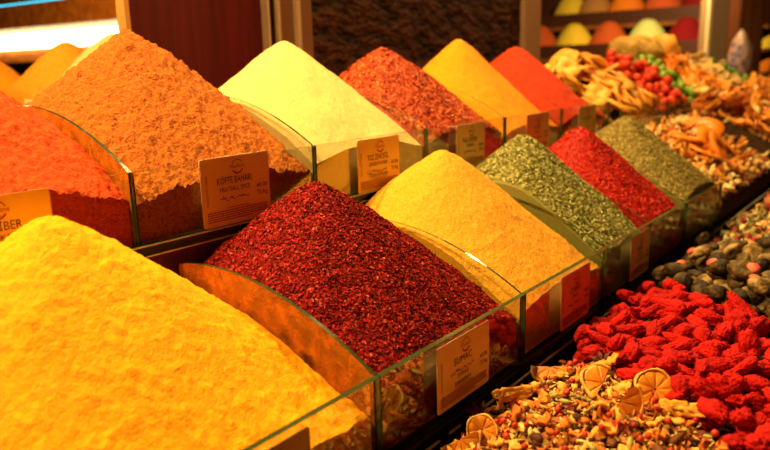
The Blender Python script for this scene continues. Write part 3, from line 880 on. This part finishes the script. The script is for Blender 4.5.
# ---- mixed leaves
TLF = Tray(1.092, 1.48, -.42, -.0268, tray_bed, k=SK)
bed_mesh('leaf_crumbs', TLF, F['bed_shade'], 'dark crumbs on a shade coloured bed below the dried leaf mix', 'dried leaves', -.284, drop=.008, chips=2500, csize=.018, matc=F['leafcrumb'])
leaves = [sheet('dried_leaf', .034, .016, .002, F['leaf'], s, .7, outline='leaf') for s in (1, 2, 3)]
knobs = [blob('brown_bud', (.022, .018, .016), F['petal'], 2, ((2, .3), (5, .2)), s) for s in (1, 2)]
scatter(TLF, 150, 'dried_leaf', leaves, .013, .010, 'curled green brown dried leaf in the leaf mix', 'leaf', 'dried leaves in the front tray', .6, 6)
scatter(TLF, 60, 'brown_bud', knobs, .010, .014, 'brown dried bud in the leaf mix', 'bud', 'brown buds in the leaf mix', .5, 6)
scatter(TLF, 30, 'pale_seed_pod', [blob('pale_seed_pod', (.02, .011, .011), F['nut'], 2, ((2, .2),), 1)], .009, .010, 'pale seed pod in the leaf mix', 'seed pod', 'pale pods in the leaf mix', .5, 6)

# ---- rose buds
TRB = Tray(1.482, 2.5, -.42, -.0268, tray_bed, k=SK)
bed_mesh('rosebud_crumbs', TRB, F['bed_shade'], 'mixed crumbs on a shade coloured bed below the dried rosebuds', 'dried flowers', -.284, drop=.008, chips=2500, csize=.02, matc=F['crumb'])
def rosebud(seed):
    parts = []
    V = []; Fc = []
    for k in range(7):
        me = sheet('p', .020, .014, .0014, F['petal'], seed * 10 + k, .8, n=(6, 4), outline='leaf')
        a = k * 2.4; R = Matrix.Rotation(a, 3, 'Z') @ Matrix.Rotation(-1.0 + .08 * k, 3, 'Y')
        n = len(V)
        for v in me.vertices:
            p = R @ (v.co + Vector((.009, 0, 0))); V.append(p[:])
        Fc += [tuple(i + n for i in p.vertices) for p in me.polygons]
        bpy.data.meshes.remove(me)
    return pymesh('rosebud', V, Fc, F['petal'], True)
scatter(TRB, 160, 'rosebud', [rosebud(1), rosebud(2), rosebud(3)], .012, .018, 'dried pink and orange rosebud in the front tray', 'flower', 'dried rosebuds in the front tray', .6, 7)
scatter(TRB, 60, 'dried_leaf', leaves, .013, .010, 'dried leaf lying among the rosebuds', 'leaf', 'dried leaves among the rosebuds', .6, 6)

# ---- nuts, orange slices and strips beyond the front row
def ridge(y0, zr, apex, av, slope, x0, x1):
    def fn(X, Y):
        V = Y - y0
        h = apex - slope * np.sqrt((V - av) ** 2 + .03 ** 2) + .02
        return zr + np.maximum(h, -.06) + .012 * fbm(X, Y, .11, 2, 31)
    return fn
TNU = Tray(1.335, 2.0, .0, .282, ridge(0, 0, .085, .26, .62, 0, 0))
bed_mesh('nut_crumbs', TNU, F['bed_shade'], 'mixed crumbs on a shade coloured bed under the pale nuts beyond the front row', 'nuts', -.104, chips=1800, csize=.02, matc=F['crumb'])
nuts = [blob('pale_almond', (.034, .017, .012), F['nut'], 2, ((2, .18),), s, taper=.3, bend=b) for s, b in ((1, .9), (2, -.3), (3, 1.4))]
strips = [sheet('dried_strip', .075, .018, .004, F['strip'], s, .35, n=(12, 5)) for s in (1, 2, 3)]
osl = [ring_slice('orange_slice', .055, .002, .007, F['orangecandy'], s, warp=.06) for s in (1, 2)]
scatter(TNU, 60, 'dried_strip', strips, .02, .010, 'brown orange dried strip among the pale nuts', 'dried fruit', 'dried strips among the nuts', .4, 6, m=.028)
scatter(TNU, 190, 'pale_almond', nuts, .012, .012, 'pale curved nut beyond the olive herb heap', 'nut', 'pale nuts beyond the front row', .4, 8)
scatter(TNU, 0, 'orange_slice', osl, .035, .012, 'round glossy orange slice lying on the pale nuts', 'dried fruit', 'orange slices on the nuts', .25,
        spots=[(1.62, .17), (1.70, .12), (1.66, .08), (1.78, .10), (1.60, .11), (1.82, .17)], sink=-.3)
TST = Tray(2.005, 3.39, -.0, .282, ridge(0, 0, .10, .22, .45, 0, 0))
bed_mesh('strip_crumbs', TST, F['bed_shade'], 'mixed crumbs on a shade coloured bed under the far orange brown strips', 'dried fruit', -.104, chips=1500, csize=.03, matc=F['crumb'])
scatter(TST, 290, 'dried_strip', strips, .028, .012, 'orange brown dried strip in the far heap at the right', 'dried fruit', 'dried strips in the far right heap', .45, 6, smin=1, smax=1.7)
scatter(TST, 60, 'pale_almond', nuts, .02, .012, 'pale nut lying among the far orange brown strips', 'nut', 'pale nuts among the far strips', .4, 6, smin=1.1, smax=1.6)

# ---- far back row: apple rings, red, green, orange, beige, green
def slopes(y0, zr, x0, x1, apex=.15, side=.02):
    def fn(X, Y):
        V = Y - y0
        u = (X - (x0 + x1) / 2) / ((x1 - x0) / 2)
        h = apex - .70 * np.sqrt((V - .22) ** 2 + .02 ** 2) + .01 - side * u * u
        return zr + np.maximum(h, -.03) + .008 * fbm(X, Y, .1, 2, 41)
    return fn
tC = empty('glass_spice_bin', (2.3, .3, .083), 0, 'far glass bin row holding dried apple rings and candied fruit', 'display bin')
CY, CZ = .29, .155
CX = [1.42, 1.84, 2.15, 2.34, 2.70, 3.05, 3.30]
for k in range(6):
    p_ = pane(tC, CX[k] + .001, CX[k + 1] - .001, CY, .0835, CZ, .005); p_.matrix_parent_inverse = Matrix.Translation(-Vector(tC.location))
rings = [ring_slice('apple_ring', .042, .004, .006, F['apple'], s, warp=.10) for s in (1, 2, 3)]
cubes = [blob('red_candied_fruit', (.036, .030, .026), F['redcandy'], 2, ((1.5, .3), (4, .2)), s) for s in (1, 2)]
greens = [blob('green_candied_fruit', (.036, .028, .022), F['greencandy'], 2, ((1.5, .3), (4, .2)), s) for s in (1, 2)]
oranges = [sheet('orange_candied_strip', .06, .032, .007, F['orangecandy'], s, .35, n=(9, 5)) for s in (1, 2)]
beiges = [sheet('beige_dried_slice', .07, .035, .006, F['beige'], s, .3, n=(9, 5)) for s in (1, 2)]
defs = [('apple_ring', rings, .03, .010, 'golden dried apple ring in the far back row', 'dried fruit', 'apple rings in the far back row', 110, .05, 'apple_shade_bed'),
        ('red_candied_fruit', cubes, .016, .026, 'glossy red candied fruit in the far back row', 'candied fruit', 'red candied fruits in the far back row', 130, .04, 'candied_shade_bed'),
        ('green_candied_fruit', greens, .016, .022, 'bright green candied fruit in the far back row', 'candied fruit', 'green candied fruits between the red and orange ones', 80, .03, 'candied_shade_bed'),
        ('orange_candied_strip', oranges, .025, .014, 'bright orange candied strip in the far back row', 'candied fruit', 'orange candied strips in the far back row', 90, .03, 'candied_shade_bed'),
        ('beige_dried_slice', beiges, .03, .012, 'beige dried slice beyond the orange strips', 'dried fruit', 'beige slices in the far back row', 60, .03, 'dried_fruit_shade_bed'),
        ('green_candied_fruit', greens, .016, .022, 'green candied fruit at the far end behind the beige slices', 'candied fruit', 'green candied fruits at the far end', 50, .03, 'candied_shade_bed')]
bl = ['dark bed coloured as the shade between the apple rings', 'dark bed coloured as the shade between the red candied fruit', 'dark bed coloured as the shade between the green candied fruit', 'dark bed coloured as the shade between the orange candied strips',
      'dark bed coloured as the shade between the beige slices', 'dark bed coloured as the shade between the farthest green fruit']
for k, (nm, ms, r, t, lb, ct, gp, n, side, bn) in enumerate(defs):
    T_ = Tray(CX[k] + .004, CX[k + 1] - .004, CY + .004, CY + .36, slopes(CY, CZ, CX[k], CX[k + 1], .122 if k else .118, side))
    bed_mesh(bn, T_, F['bed_shade'], bl[k], 'crumbs', .083, drop=.006)
    scatter(T_, n, nm, ms, r, t, lb, ct, gp, .35, 7, smin=.85, smax=1.15, m=r)

# ---------------------------------------------------------------- things at the far end
def turned(name, pts, mat, n=20, parent=None, loc=(0, 0, 0)):
    v = []; f = []
    for k, (r, z) in enumerate(pts):
        for j in range(n):
            a = 2 * PI * j / n; v.append((r * math.cos(a), r * math.sin(a), z))
    m = len(pts)
    for k in range(m - 1):
        for j in range(n):
            j2 = (j + 1) % n; f.append((k * n + j, k * n + j2, (k + 1) * n + j2, (k + 1) * n + j))
    f.append(tuple(range(n - 1, -1, -1))); f.append(tuple((m - 1) * n + j for j in range(n)))
    return link(name, pymesh(name, v, f, mat, True), parent, loc)

# ---------------------------------------------------------------- camera
cam = bpy.data.cameras.new('camera'); co = bpy.data.objects.new('camera', cam); COL.objects.link(co)
S.camera = co
f_px = 700.0
cam.sensor_fit = 'HORIZONTAL'; cam.sensor_width = 36; cam.lens = 36 * f_px / 770
d = Vector(((955 - 385) / f_px, (50 - 225) / f_px, 1)).normalized()
rr = math.radians(1.5)
h_ = Vector((math.cos(rr), -math.sin(rr), 0))
u = h_.cross(d).normalized()
if u.y > 0: u = -u
Xc, Zc = d, u; Yc = Zc.cross(Xc)
Rw = Matrix((Xc, Yc, Zc))                     # camera (x right, y down, z forward) to world
P0 = Vector(((375 - 385) / f_px, (375 - 225) / f_px, 1)) * .685
C0 = -(Rw @ P0)
flip = Matrix(((1, 0, 0), (0, -1, 0), (0, 0, -1)))
co.matrix_world = Matrix.Translation(C0) @ (Rw @ flip).to_4x4()
cam.dof.use_dof = True; cam.dof.focus_distance = .88; cam.dof.aperture_fstop = 4.4
cam.clip_start = .02
def ray(px, py): return Rw @ Vector(((px - 385) / f_px, (py - 225) / f_px, 1))
def onX(px, py, X): r = ray(px, py); return C0 + r * ((X - C0.x) / r.x)
def onY(px, py, Y): r = ray(px, py); return C0 + r * ((Y - C0.y) / r.y)
def at(px, py, depth): return C0 + ray(px, py) * depth

# ---------------------------------------------------------------- the place around
WY = .80
def structure(o): o['kind'] = 'structure'; return o
floor_m = stuff_mat('floor_tiles', [(.3, (.05, .03, .02)), (.7, (.09, .055, .035))], 6, .5, .1, 20)
f_ = MB(); f_.box(-4, 9, -5, 8, -1.02, -1.001); structure(f_.build('floor', [floor_m]))
wall_m = stuff_mat('dim_plaster', [(.3, (.10, .04, .02)), (.7, (.15, .06, .03))], 5, .8, .2, 30)
f_ = MB(); f_.box(8.2, 8.4, -5, 8, -1, 3); structure(f_.build('wall_far', [wall_m]))
f_ = MB(); f_.box(-4, 8.2, 7.6, 7.8, -1, 3); structure(f_.build('wall_left', [wall_m]))

# rough brown wall panel behind the back row
m, nt, out = newmat('rough_brown_stone')
b = N(nt, 'ShaderNodeBsdfPrincipled'); b.inputs['Roughness'].default_value = .9; b.inputs['Specular IOR Level'].default_value = .1
tc = N(nt, 'ShaderNodeTexCoord'); mp = N(nt, 'ShaderNodeMapping'); mp.inputs['Scale'].default_value = (1, 1, 1.7)
nz = N(nt, 'ShaderNodeTexNoise'); nz.inputs['Scale'].default_value = 22; nz.inputs['Detail'].default_value = 5
nt.links.new(tc.outputs['Object'], mp.inputs[0]); nt.links.new(mp.outputs[0], nz.inputs['Vector'])
nt.links.new(ramp(nt, nz.outputs['Fac'], [(.35, (.012, .0035, .0015)), (.65, (.06, .017, .005))]), b.inputs['Base Color'])
bp = N(nt, 'ShaderNodeBump'); bp.inputs['Strength'].default_value = 1; bp.inputs['Distance'].default_value = .03
nt.links.new(nz.outputs['Fac'], bp.inputs['Height']); nt.links.new(bp.outputs[0], b.inputs['Normal'])
nt.links.new(b.outputs[0], out.inputs[0]); M['stone'] = m
f_ = MB(); f_.box(.755, 1.81, WY, WY + .08, -1, 1.4)
structure(f_.build('wall_back', [M['stone']]))

# posts left of the stone wall and at its right end
post_m = plain('brown_grey_metal_post', (.17, .075, .035), .4, .5)
pale_m = plain('pale_post_edge', (.45, .30, .18), .35, .5)
po = empty('door_post', (.68, WY, -1), 0, 'brown metal door post with two pale edges beside the dark red panel', 'post')
def PO(o, root): o.matrix_parent_inverse = Matrix.Translation(-Vector(root.location)); return o
q_ = MB(); q_.box(.637, .754, WY - .01, WY + .06, -1, 1.4); PO(q_.build('post_body', [post_m], po), po)
q_ = MB(); q_.box(.634, .642, WY - .022, WY - .0105, -1, 1.4); q_.box(.694, .706, WY - .022, WY - .0105, -1, 1.4); tag(PO(q_.build('edge_strip', [pale_m], po), po), 'pale edge strip')
q_ = MB(); q_.box(.606, .612, WY - .02, WY + .05, -1, 1.4); tag(PO(q_.build('thin_strip', [pale_m], po), po), 'thin pale strip at the panel side')
q_ = MB(); q_.box(.612, .634, WY + .0, WY + .05, -1, 1.4); PO(q_.build('gap_filler', [M['black']], po), po)
po2 = empty('door_post', (1.87, WY, -1), 0, 'grey brown upright post at the right end of the rough brown wall', 'post')
q_ = MB(); q_.box(1.812, 1.93, WY - .02, WY + .08, -1, 1.4); PO(q_.build('post_body', [plain('grey_brown_post', (.34, .19, .10), .45, .4)], po2), po2)

# dark red panel
pn = empty('cabinet_panel', (.44, WY, -1), 0, 'tall dark red wooden cabinet panel behind the meatball spice heap', 'cabinet')
q_ = MB(); q_.box(.281, .604, WY, WY + .025, -1, 1.4); PO(q_.build('panel', [M['red_wood']], pn), pn)
q_ = MB(); q_.box(.270, .280, WY - .002, WY + .025, -1, 1.4); tag(PO(q_.build('side_edge', [plain('lit_orange_edge', (.62, .27, .07), .45, .4)], pn), pn), 'side edge of the panel, its lit orange put into the colour')  # glow of the light panel on this side is painted in

# lit shelf far behind at the left
ang = math.radians(5.5)
SH = at(128, 40, 2.7)
sh = empty('lit_shelf', (SH.x, SH.y, -1), ang, 'brown shelf with a glowing light panel under it at the upper left', 'shelf')
zt = at(0, 10, 2.9).z
zbot = at(60, 22, 2.8).z
m, nt, out = newmat('orange_brown_marble')
b = N(nt, 'ShaderNodeBsdfPrincipled'); b.inputs['Roughness'].default_value = .4
tc = N(nt, 'ShaderNodeTexCoord'); nz = N(nt, 'ShaderNodeTexNoise'); nz.inputs['Scale'].default_value = 25; nz.inputs['Detail'].default_value = 6
nt.links.new(tc.outputs['Object'], nz.inputs['Vector'])
nt.links.new(ramp(nt, nz.outputs['Fac'], [(.35, (.45, .11, .012)), (.65, (.75, .24, .03))]), b.inputs['Base Color']); nt.links.new(b.outputs[0], out.inputs[0])
M['marble'] = m
# local y runs along the shelf to the left in the picture
z0 = 1 + zbot
q_ = MB(); q_.box(0, .30, -.5, 1.6, z0, z0 + .095); q_.build('shelf_board', [M['marble']], sh)
q_ = MB(); q_.box(.30, .32, -.5, 1.6, z0 - .14, z0 + .6); q_.build('back_board', [M['marble']], sh)
q_ = MB(); q_.box(.27, .298, -.45, 1.55, z0 - .075, z0 - .002)
tag(q_.build('light_panel', [emit('warm_white_light', (1, .78, .36), 9)], sh), 'glowing warm white light panel')
q_ = MB(); q_.box(.02, .06, -.3 + .74, 1.5, z0 + .097, z0 + .105)
tag(q_.build('cyan_light', [emit('cyan_light', (.05, .75, 1), 1.6)], sh), 'cyan light strip on top of the shelf')

# heaps in the bins of the shelf's lower row
def small_heap(name, loc, w, dp, h, mat, label, rz=0, kind='stuff', group=None, body=.1, cap=1.0, pw=1.25):
    n = 40
    u = np.linspace(-1, 1, n); U, V = np.meshgrid(u, u, indexing='ij')
    r = np.sqrt(U ** 2 + V ** 2); r2 = np.sqrt(r * r + .03)
    Z = body + h * np.clip(cap * (1 - r2 ** pw / 1.15), 0, 2) + h * .05 * fbm(U, V, .3, 3, int(loc[0] * 100) % 97)
    verts = np.stack([U * w / 2, V * dp / 2, Z], -1).reshape(-1, 3)
    idx = np.arange(n * n).reshape(n, n)
    q = np.stack([idx[:-1, :-1], idx[1:, :-1], idx[1:, 1:], idx[:-1, 1:]], -1).reshape(-1, 4)
    ring = np.concatenate([idx[:, 0], idx[-1, 1:], idx[-2::-1, -1], idx[0, -2:0:-1]])
    rv = verts[ring].copy(); rv[:, 2] = 0
    n0 = len(verts); verts = np.concatenate([verts, rv]); k = np.arange(len(ring)); k2 = (k + 1) % len(ring)
    q = np.concatenate([q, np.stack([ring[k], n0 + k, n0 + k2, ring[k2]], 1)])
    o = link(name, pymesh(name, verts, q, mat, True), None, loc, (0, 0, rz))
    return tag(o, label, 'spice', group, kind)
row_z = at(30, 98, 2.0).z
e1 = at(62, 100, 2.15); e2 = at(0, 100, 2.05); e3 = at(112, 95, 2.1)
small_heap('spice_heap', (e1.x + .03, e1.y, row_z - .1), .34, .34, .175, P['amber'], 'orange yellow heap behind the paprika at the left', ang)
small_heap('spice_heap', (e1.x - .10 , e1.y + .345, row_z - .1), .34, .34, .17, P['yellow'], 'golden heap cut by the left picture edge', ang)
e4 = at(113, 40, 2.0)
small_heap('spice_heap', (e4.x, e4.y, row_z - .1), .36, .36, at(113, 33, 2.0).z - row_z + .012, P['ginger'], 'pale golden heap half hidden behind the meatball spice heap', ang)
bn = empty('spice_counter', (e1.x, e1.y, -1), ang, 'dark wooden counter under the golden heaps at the left', 'counter')
q_ = MB(); q_.box(-.16, .40, -.6, .62, 0, 1 + row_z - .101); q_.build('counter_body', [M['dark_wood']], bn)
q_ = MB(); q_.box(-.20, -.19, -.6, .62, 1 + row_z - .13, 1 + row_z - .03); q_.build('front_board', [M['dark_wood']], bn)

# far stall across the aisle: three stepped shelves of spice heaps
FX = 4.7
fs = empty('spice_shelving', (FX, .9, -1), 0, 'far stepped wooden shelving with small spice heaps across the aisle', 'shelving')
far_wood = wood('far_shelf_wood', (.20, .06, .02), (.34, .12, .035))
dark_in = plain('dark_bin_front', (.07, .018, .010), .5, .4)
rows = []
za = onX(620, 20, FX).z     # top of the shelf edge strip
zb = onX(620, 72, FX).z
zrow = [onX(620, 90, FX).z, onX(620, 57, FX).z, onX(620, 24, FX + .3).z]
yl = onX(536, 50, FX).y; yr = onX(703, 50, FX).y
for k, zz in enumerate(zrow):
    sx = (0, 0, .30)[k]
    q_ = MB(); q_.box(-.02 + sx, .44 + sx * .2, yr - .02 - .9, yl + .9 - .9, 1 + zz - .03, 1 + zz); q_.build('shelf_board', [far_wood], fs)
    q_ = MB(); q_.box(sx, sx + .012, yr - .02 - .9, yl + .9 - .9, 1 + zz + .001, 1 + zz + .10); q_.build('front_board', [dark_in], fs)
q_ = MB(); q_.box(.62, .65, yr - .02 - .9, yl + .9 - .9, 0, 2.4); q_.build('back_board', [dark_in], fs)
fm = {
    'y': plain('lemon_powder', (.85, .62, .06), .9, .1), 'r': plain('brick_red_powder', (.55, .10, .03), .9, .1), 'g': plain('pale_green_powder', (.60, .68, .28), .9, .1),
    'd': plain('wine_red_powder', (.20, .008, .012), .9, .1), 'o': plain('orange_powder', (.80, .22, .02), .9, .1), 'b': plain('brown_powder', (.45, .22, .08), .9, .1),
    'w': plain('white_powder', (.6, .6, .5), .9, .1)}
spec = [(0, [(565, 'w'), (600, 'r'), (640, 'y'), (680, 'w')]), (1, [(530, 'r'), (565, 'y'), (600, 'r'), (639, 'g'), (679, 'd')]), (2, [(545, 'y'), (570, 'b'), (602, 'o'), (640, 'r'), (680, 'd')])]
rowname = ['lowest', 'middle', 'top']; cn = {'y': 'yellow', 'r': 'brick red', 'g': 'pale green', 'd': 'wine red', 'o': 'orange', 'b': 'brown', 'w': 'white'}
for ri, lst in spec:
    for i, (px, c) in enumerate(lst):
        y = onX(px, 40, FX).y
        small_heap('spice_heap', (FX + (.175, .175, .475)[ri] - (.0 if ri < 2 else .0), y, zrow[ri] + .002), .30, .285, .17, fm[c], 'small %s heap on the %s far shelf%s' % (cn[c], rowname[ri], ', nearer its %s end' % ('left' if i < 2 else 'right')), body=.095, cap=1.0, pw=2.2)

# post and column at the far right
p1 = at(712, 50, 4.25)
cp = empty('stall_post', (p1.x, p1.y, -1), math.radians(-35), 'grey brown upright post in front of the far shelving', 'post')
q_ = MB(); q_.box(-.061, .061, -.05, .05, 0, 2.6); q_.build('post_body', [plain('taupe_post', (.33, .20, .13), .5, .4)], cp)
q_ = MB(); q_.box(-.083, -.062, -.052, -.03, 0, 2.6); tag(q_.build('edge_strip', [plain('cream_strip', (.80, .62, .40), .4, .4)], cp), 'pale cream edge strip')
p2 = at(742, 50, 4.5)
wp = empty('wooden_column', (p2.x, p2.y, -1), math.radians(-38), 'wide dark brown column right of the grey post', 'column')
q_ = MB(); q_.box(-.085, .10, -.06, .06, 0, 2.6); q_.build('column_body', [wood('brown_column', (.09, .025, .012), (.19, .06, .025), sx=(12, 12, 1))], wp, bevel=.01)
p3 = at(766, 40, 4.9)
ys = empty('far_shelf', (p3.x, p3.y, -1), math.radians(-38), 'yellow lit shelf strip at the far right picture edge', 'shelf')
q_ = MB()
for zz in (1.0, 1.16, 1.32, 1.48): q_.box(-.02, .3, -.02, .2, zz, zz + .02)
q_.build('shelf_board', [far_wood], ys)
q_ = MB(); q_.box(-.02, .3, .2, .22, .0, 2.0); q_.build('back_board', [dark_in], ys)
for zz, c in ((1.021, 'r'), (1.181, 'o'), (1.341, 'y')):
    g_ = at(772, 40, 4.95)
    small_heap('spice_heap', (g_.x, g_.y, zz - 1), .16, .16, .06, fm[c], {'r': 'brick red', 'o': 'orange', 'y': 'yellow'}[c] + ' heap on the shelf strip at the right picture edge', math.radians(-38), body=.04)

# plastic bag with blue print, in front of the column
b1 = at(738, 74, 3.8)
bg = blob('plastic_bag', (.17, .12, .36), None, 3, ((1.5, .2), (4, .1)), 4)
m, nt, out = newmat('blue_printed_film')
b = N(nt, 'ShaderNodeBsdfPrincipled'); b.inputs['Roughness'].default_value = .3
tc = N(nt, 'ShaderNodeTexCoord'); vo = N(nt, 'ShaderNodeTexVoronoi'); vo.inputs['Scale'].default_value = 28
nt.links.new(tc.outputs['Object'], vo.inputs['Vector'])
nt.links.new(ramp(nt, vo.outputs['Distance'], [(.25, (.10, .09, .28)), (.6, (.50, .30, .28))]), b.inputs['Base Color']); nt.links.new(b.outputs[0], out.inputs[0])
bg.materials.clear(); bg.materials.append(m)
o = link('plastic_bag', bg, None, (b1.x, b1.y, .083 + .17)); tag(o, 'crumpled clear plastic bag with blue print before the dark column', 'bag')

# loofah, knobbly yellow fruit and white cup behind the apple rings
l1 = at(634, 53, 2.75)
o = link('loofah', blob('loofah', (.235, .15, .13), F['tan'], 3, ((1.5, .2), (4, .18), (9, .10)), 3), None, l1, (0, .1, -.75)); tag(o, 'large pale brown loofah lying behind the candied fruit', 'loofah')
l2 = at(662, 53, 2.85)
o = link('knobbly_gourd', blob('knobbly_gourd', (.13, .14, .16), F['apple'], 3, ((2, .3), (5, .2)), 9), None, l2); tag(o, 'knobbly golden gourd to the right of the loofah', 'gourd')
c1 = at(598, 66, 2.5)
o = turned('white_cup', [(.018, 0), (.026, .002), (.033, .03), (.034, .045), (.031, .045), (.028, .01)], plain('white_plastic', (.8, .77, .7), .4), loc=(c1.x, c1.y, c1.z - .03)); tag(o, 'small white cup behind the apple rings', 'cup')
# pale roots beyond at the right edge
rb = at(766, 84, 3.7)
bk = turned('basket', [(.085, .0832), (.10, .15), (.108, rb.z - .02), (.102, rb.z - .02), (.09, .12)], F['bark'], n=28, loc=(rb.x, rb.y, 0))
tag(bk, 'dark round basket holding pale roots at the right picture edge', 'basket')
for k in range(7):
    o = link('pale_root', blob('pale_root', (.17, .034, .034), F['beige'], 2, ((1.5, .3),), 20 + k), None, (rb.x + .02 * math.cos(k * 2.1), rb.y + .028 * (k - 3), rb.z + .012 * (k % 3)), (0, .1 * (k % 3 - 1), -.3 + .25 * k)); tag(o, 'pale dried root in the basket at the right picture edge', 'root', 'pale roots at the right edge')

# ---------------------------------------------------------------- light
def lamp(name, loc, target, power, size, col):
    l = bpy.data.lights.new(name, 'AREA'); l.shape = 'DISK'; l.size = size; l.energy = power; l.color = col
    o = bpy.data.objects.new(name, l); COL.objects.link(o); o.location = loc
    o.rotation_euler = (Vector(target) - Vector(loc)).to_track_quat('-Z', 'Y').to_euler()
    return o
WARM = (1, .66, .22)
lamp('overhead_light', (-.45, .90, 1.45), (.15, .2, .1), 50, .08, WARM)
lamp('overhead_light', (.75, .66, 1.5), (.75, .2, .1), 13, .10, WARM)
lamp('overhead_light', (-.62, .42, 1.2), (-.15, .15, .1), 15, .08, WARM)  # extra light added to brighten the turmeric heap
lamp('overhead_light', (1.7, .62, 1.5), (1.6, .2, .1), 18, .12, WARM)
lamp('overhead_light', (2.8, .5, 1.7), (2.7, .2, .1), 26, .16, WARM)
lamp('overhead_light', (.55, .40, 1.25), (.45, -.3, -.1), 14, .06, WARM)
lamp('overhead_light', (3.75, 1.0, 1.15), (4.8, .9, .25), 26, .15, WARM)
lamp('front_fill', (-.5, -1.6, .7), (.4, .3, .05), 0.5, .5, (1, .34, .09))  # unseen soft fill added behind the camera for the front faces
lamp('heap_fill', (e1.x - .28, e1.y - .05, row_z + .62), (e1.x, e1.y, row_z), 5, .10, (1, .62, .2))  # fill light added to brighten the heaps on the left counter
W = bpy.data.worlds.new('world'); S.world = W; W.use_nodes = True
bgn = W.node_tree.nodes['Background']; bgn.inputs[0].default_value = (1, .5, .25, 1); bgn.inputs[1].default_value = .006

S.view_settings.view_transform = 'Standard'; S.view_settings.look = 'None'
S.view_settings.gamma = 1; S.view_settings.use_curve_mapping = False
S.view_settings.exposure = 0
S.cycles.transparent_max_bounces = 24
S.cycles.max_bounces = 8
S.cycles.use_denoising = True
S.cycles.caustics_reflective = False
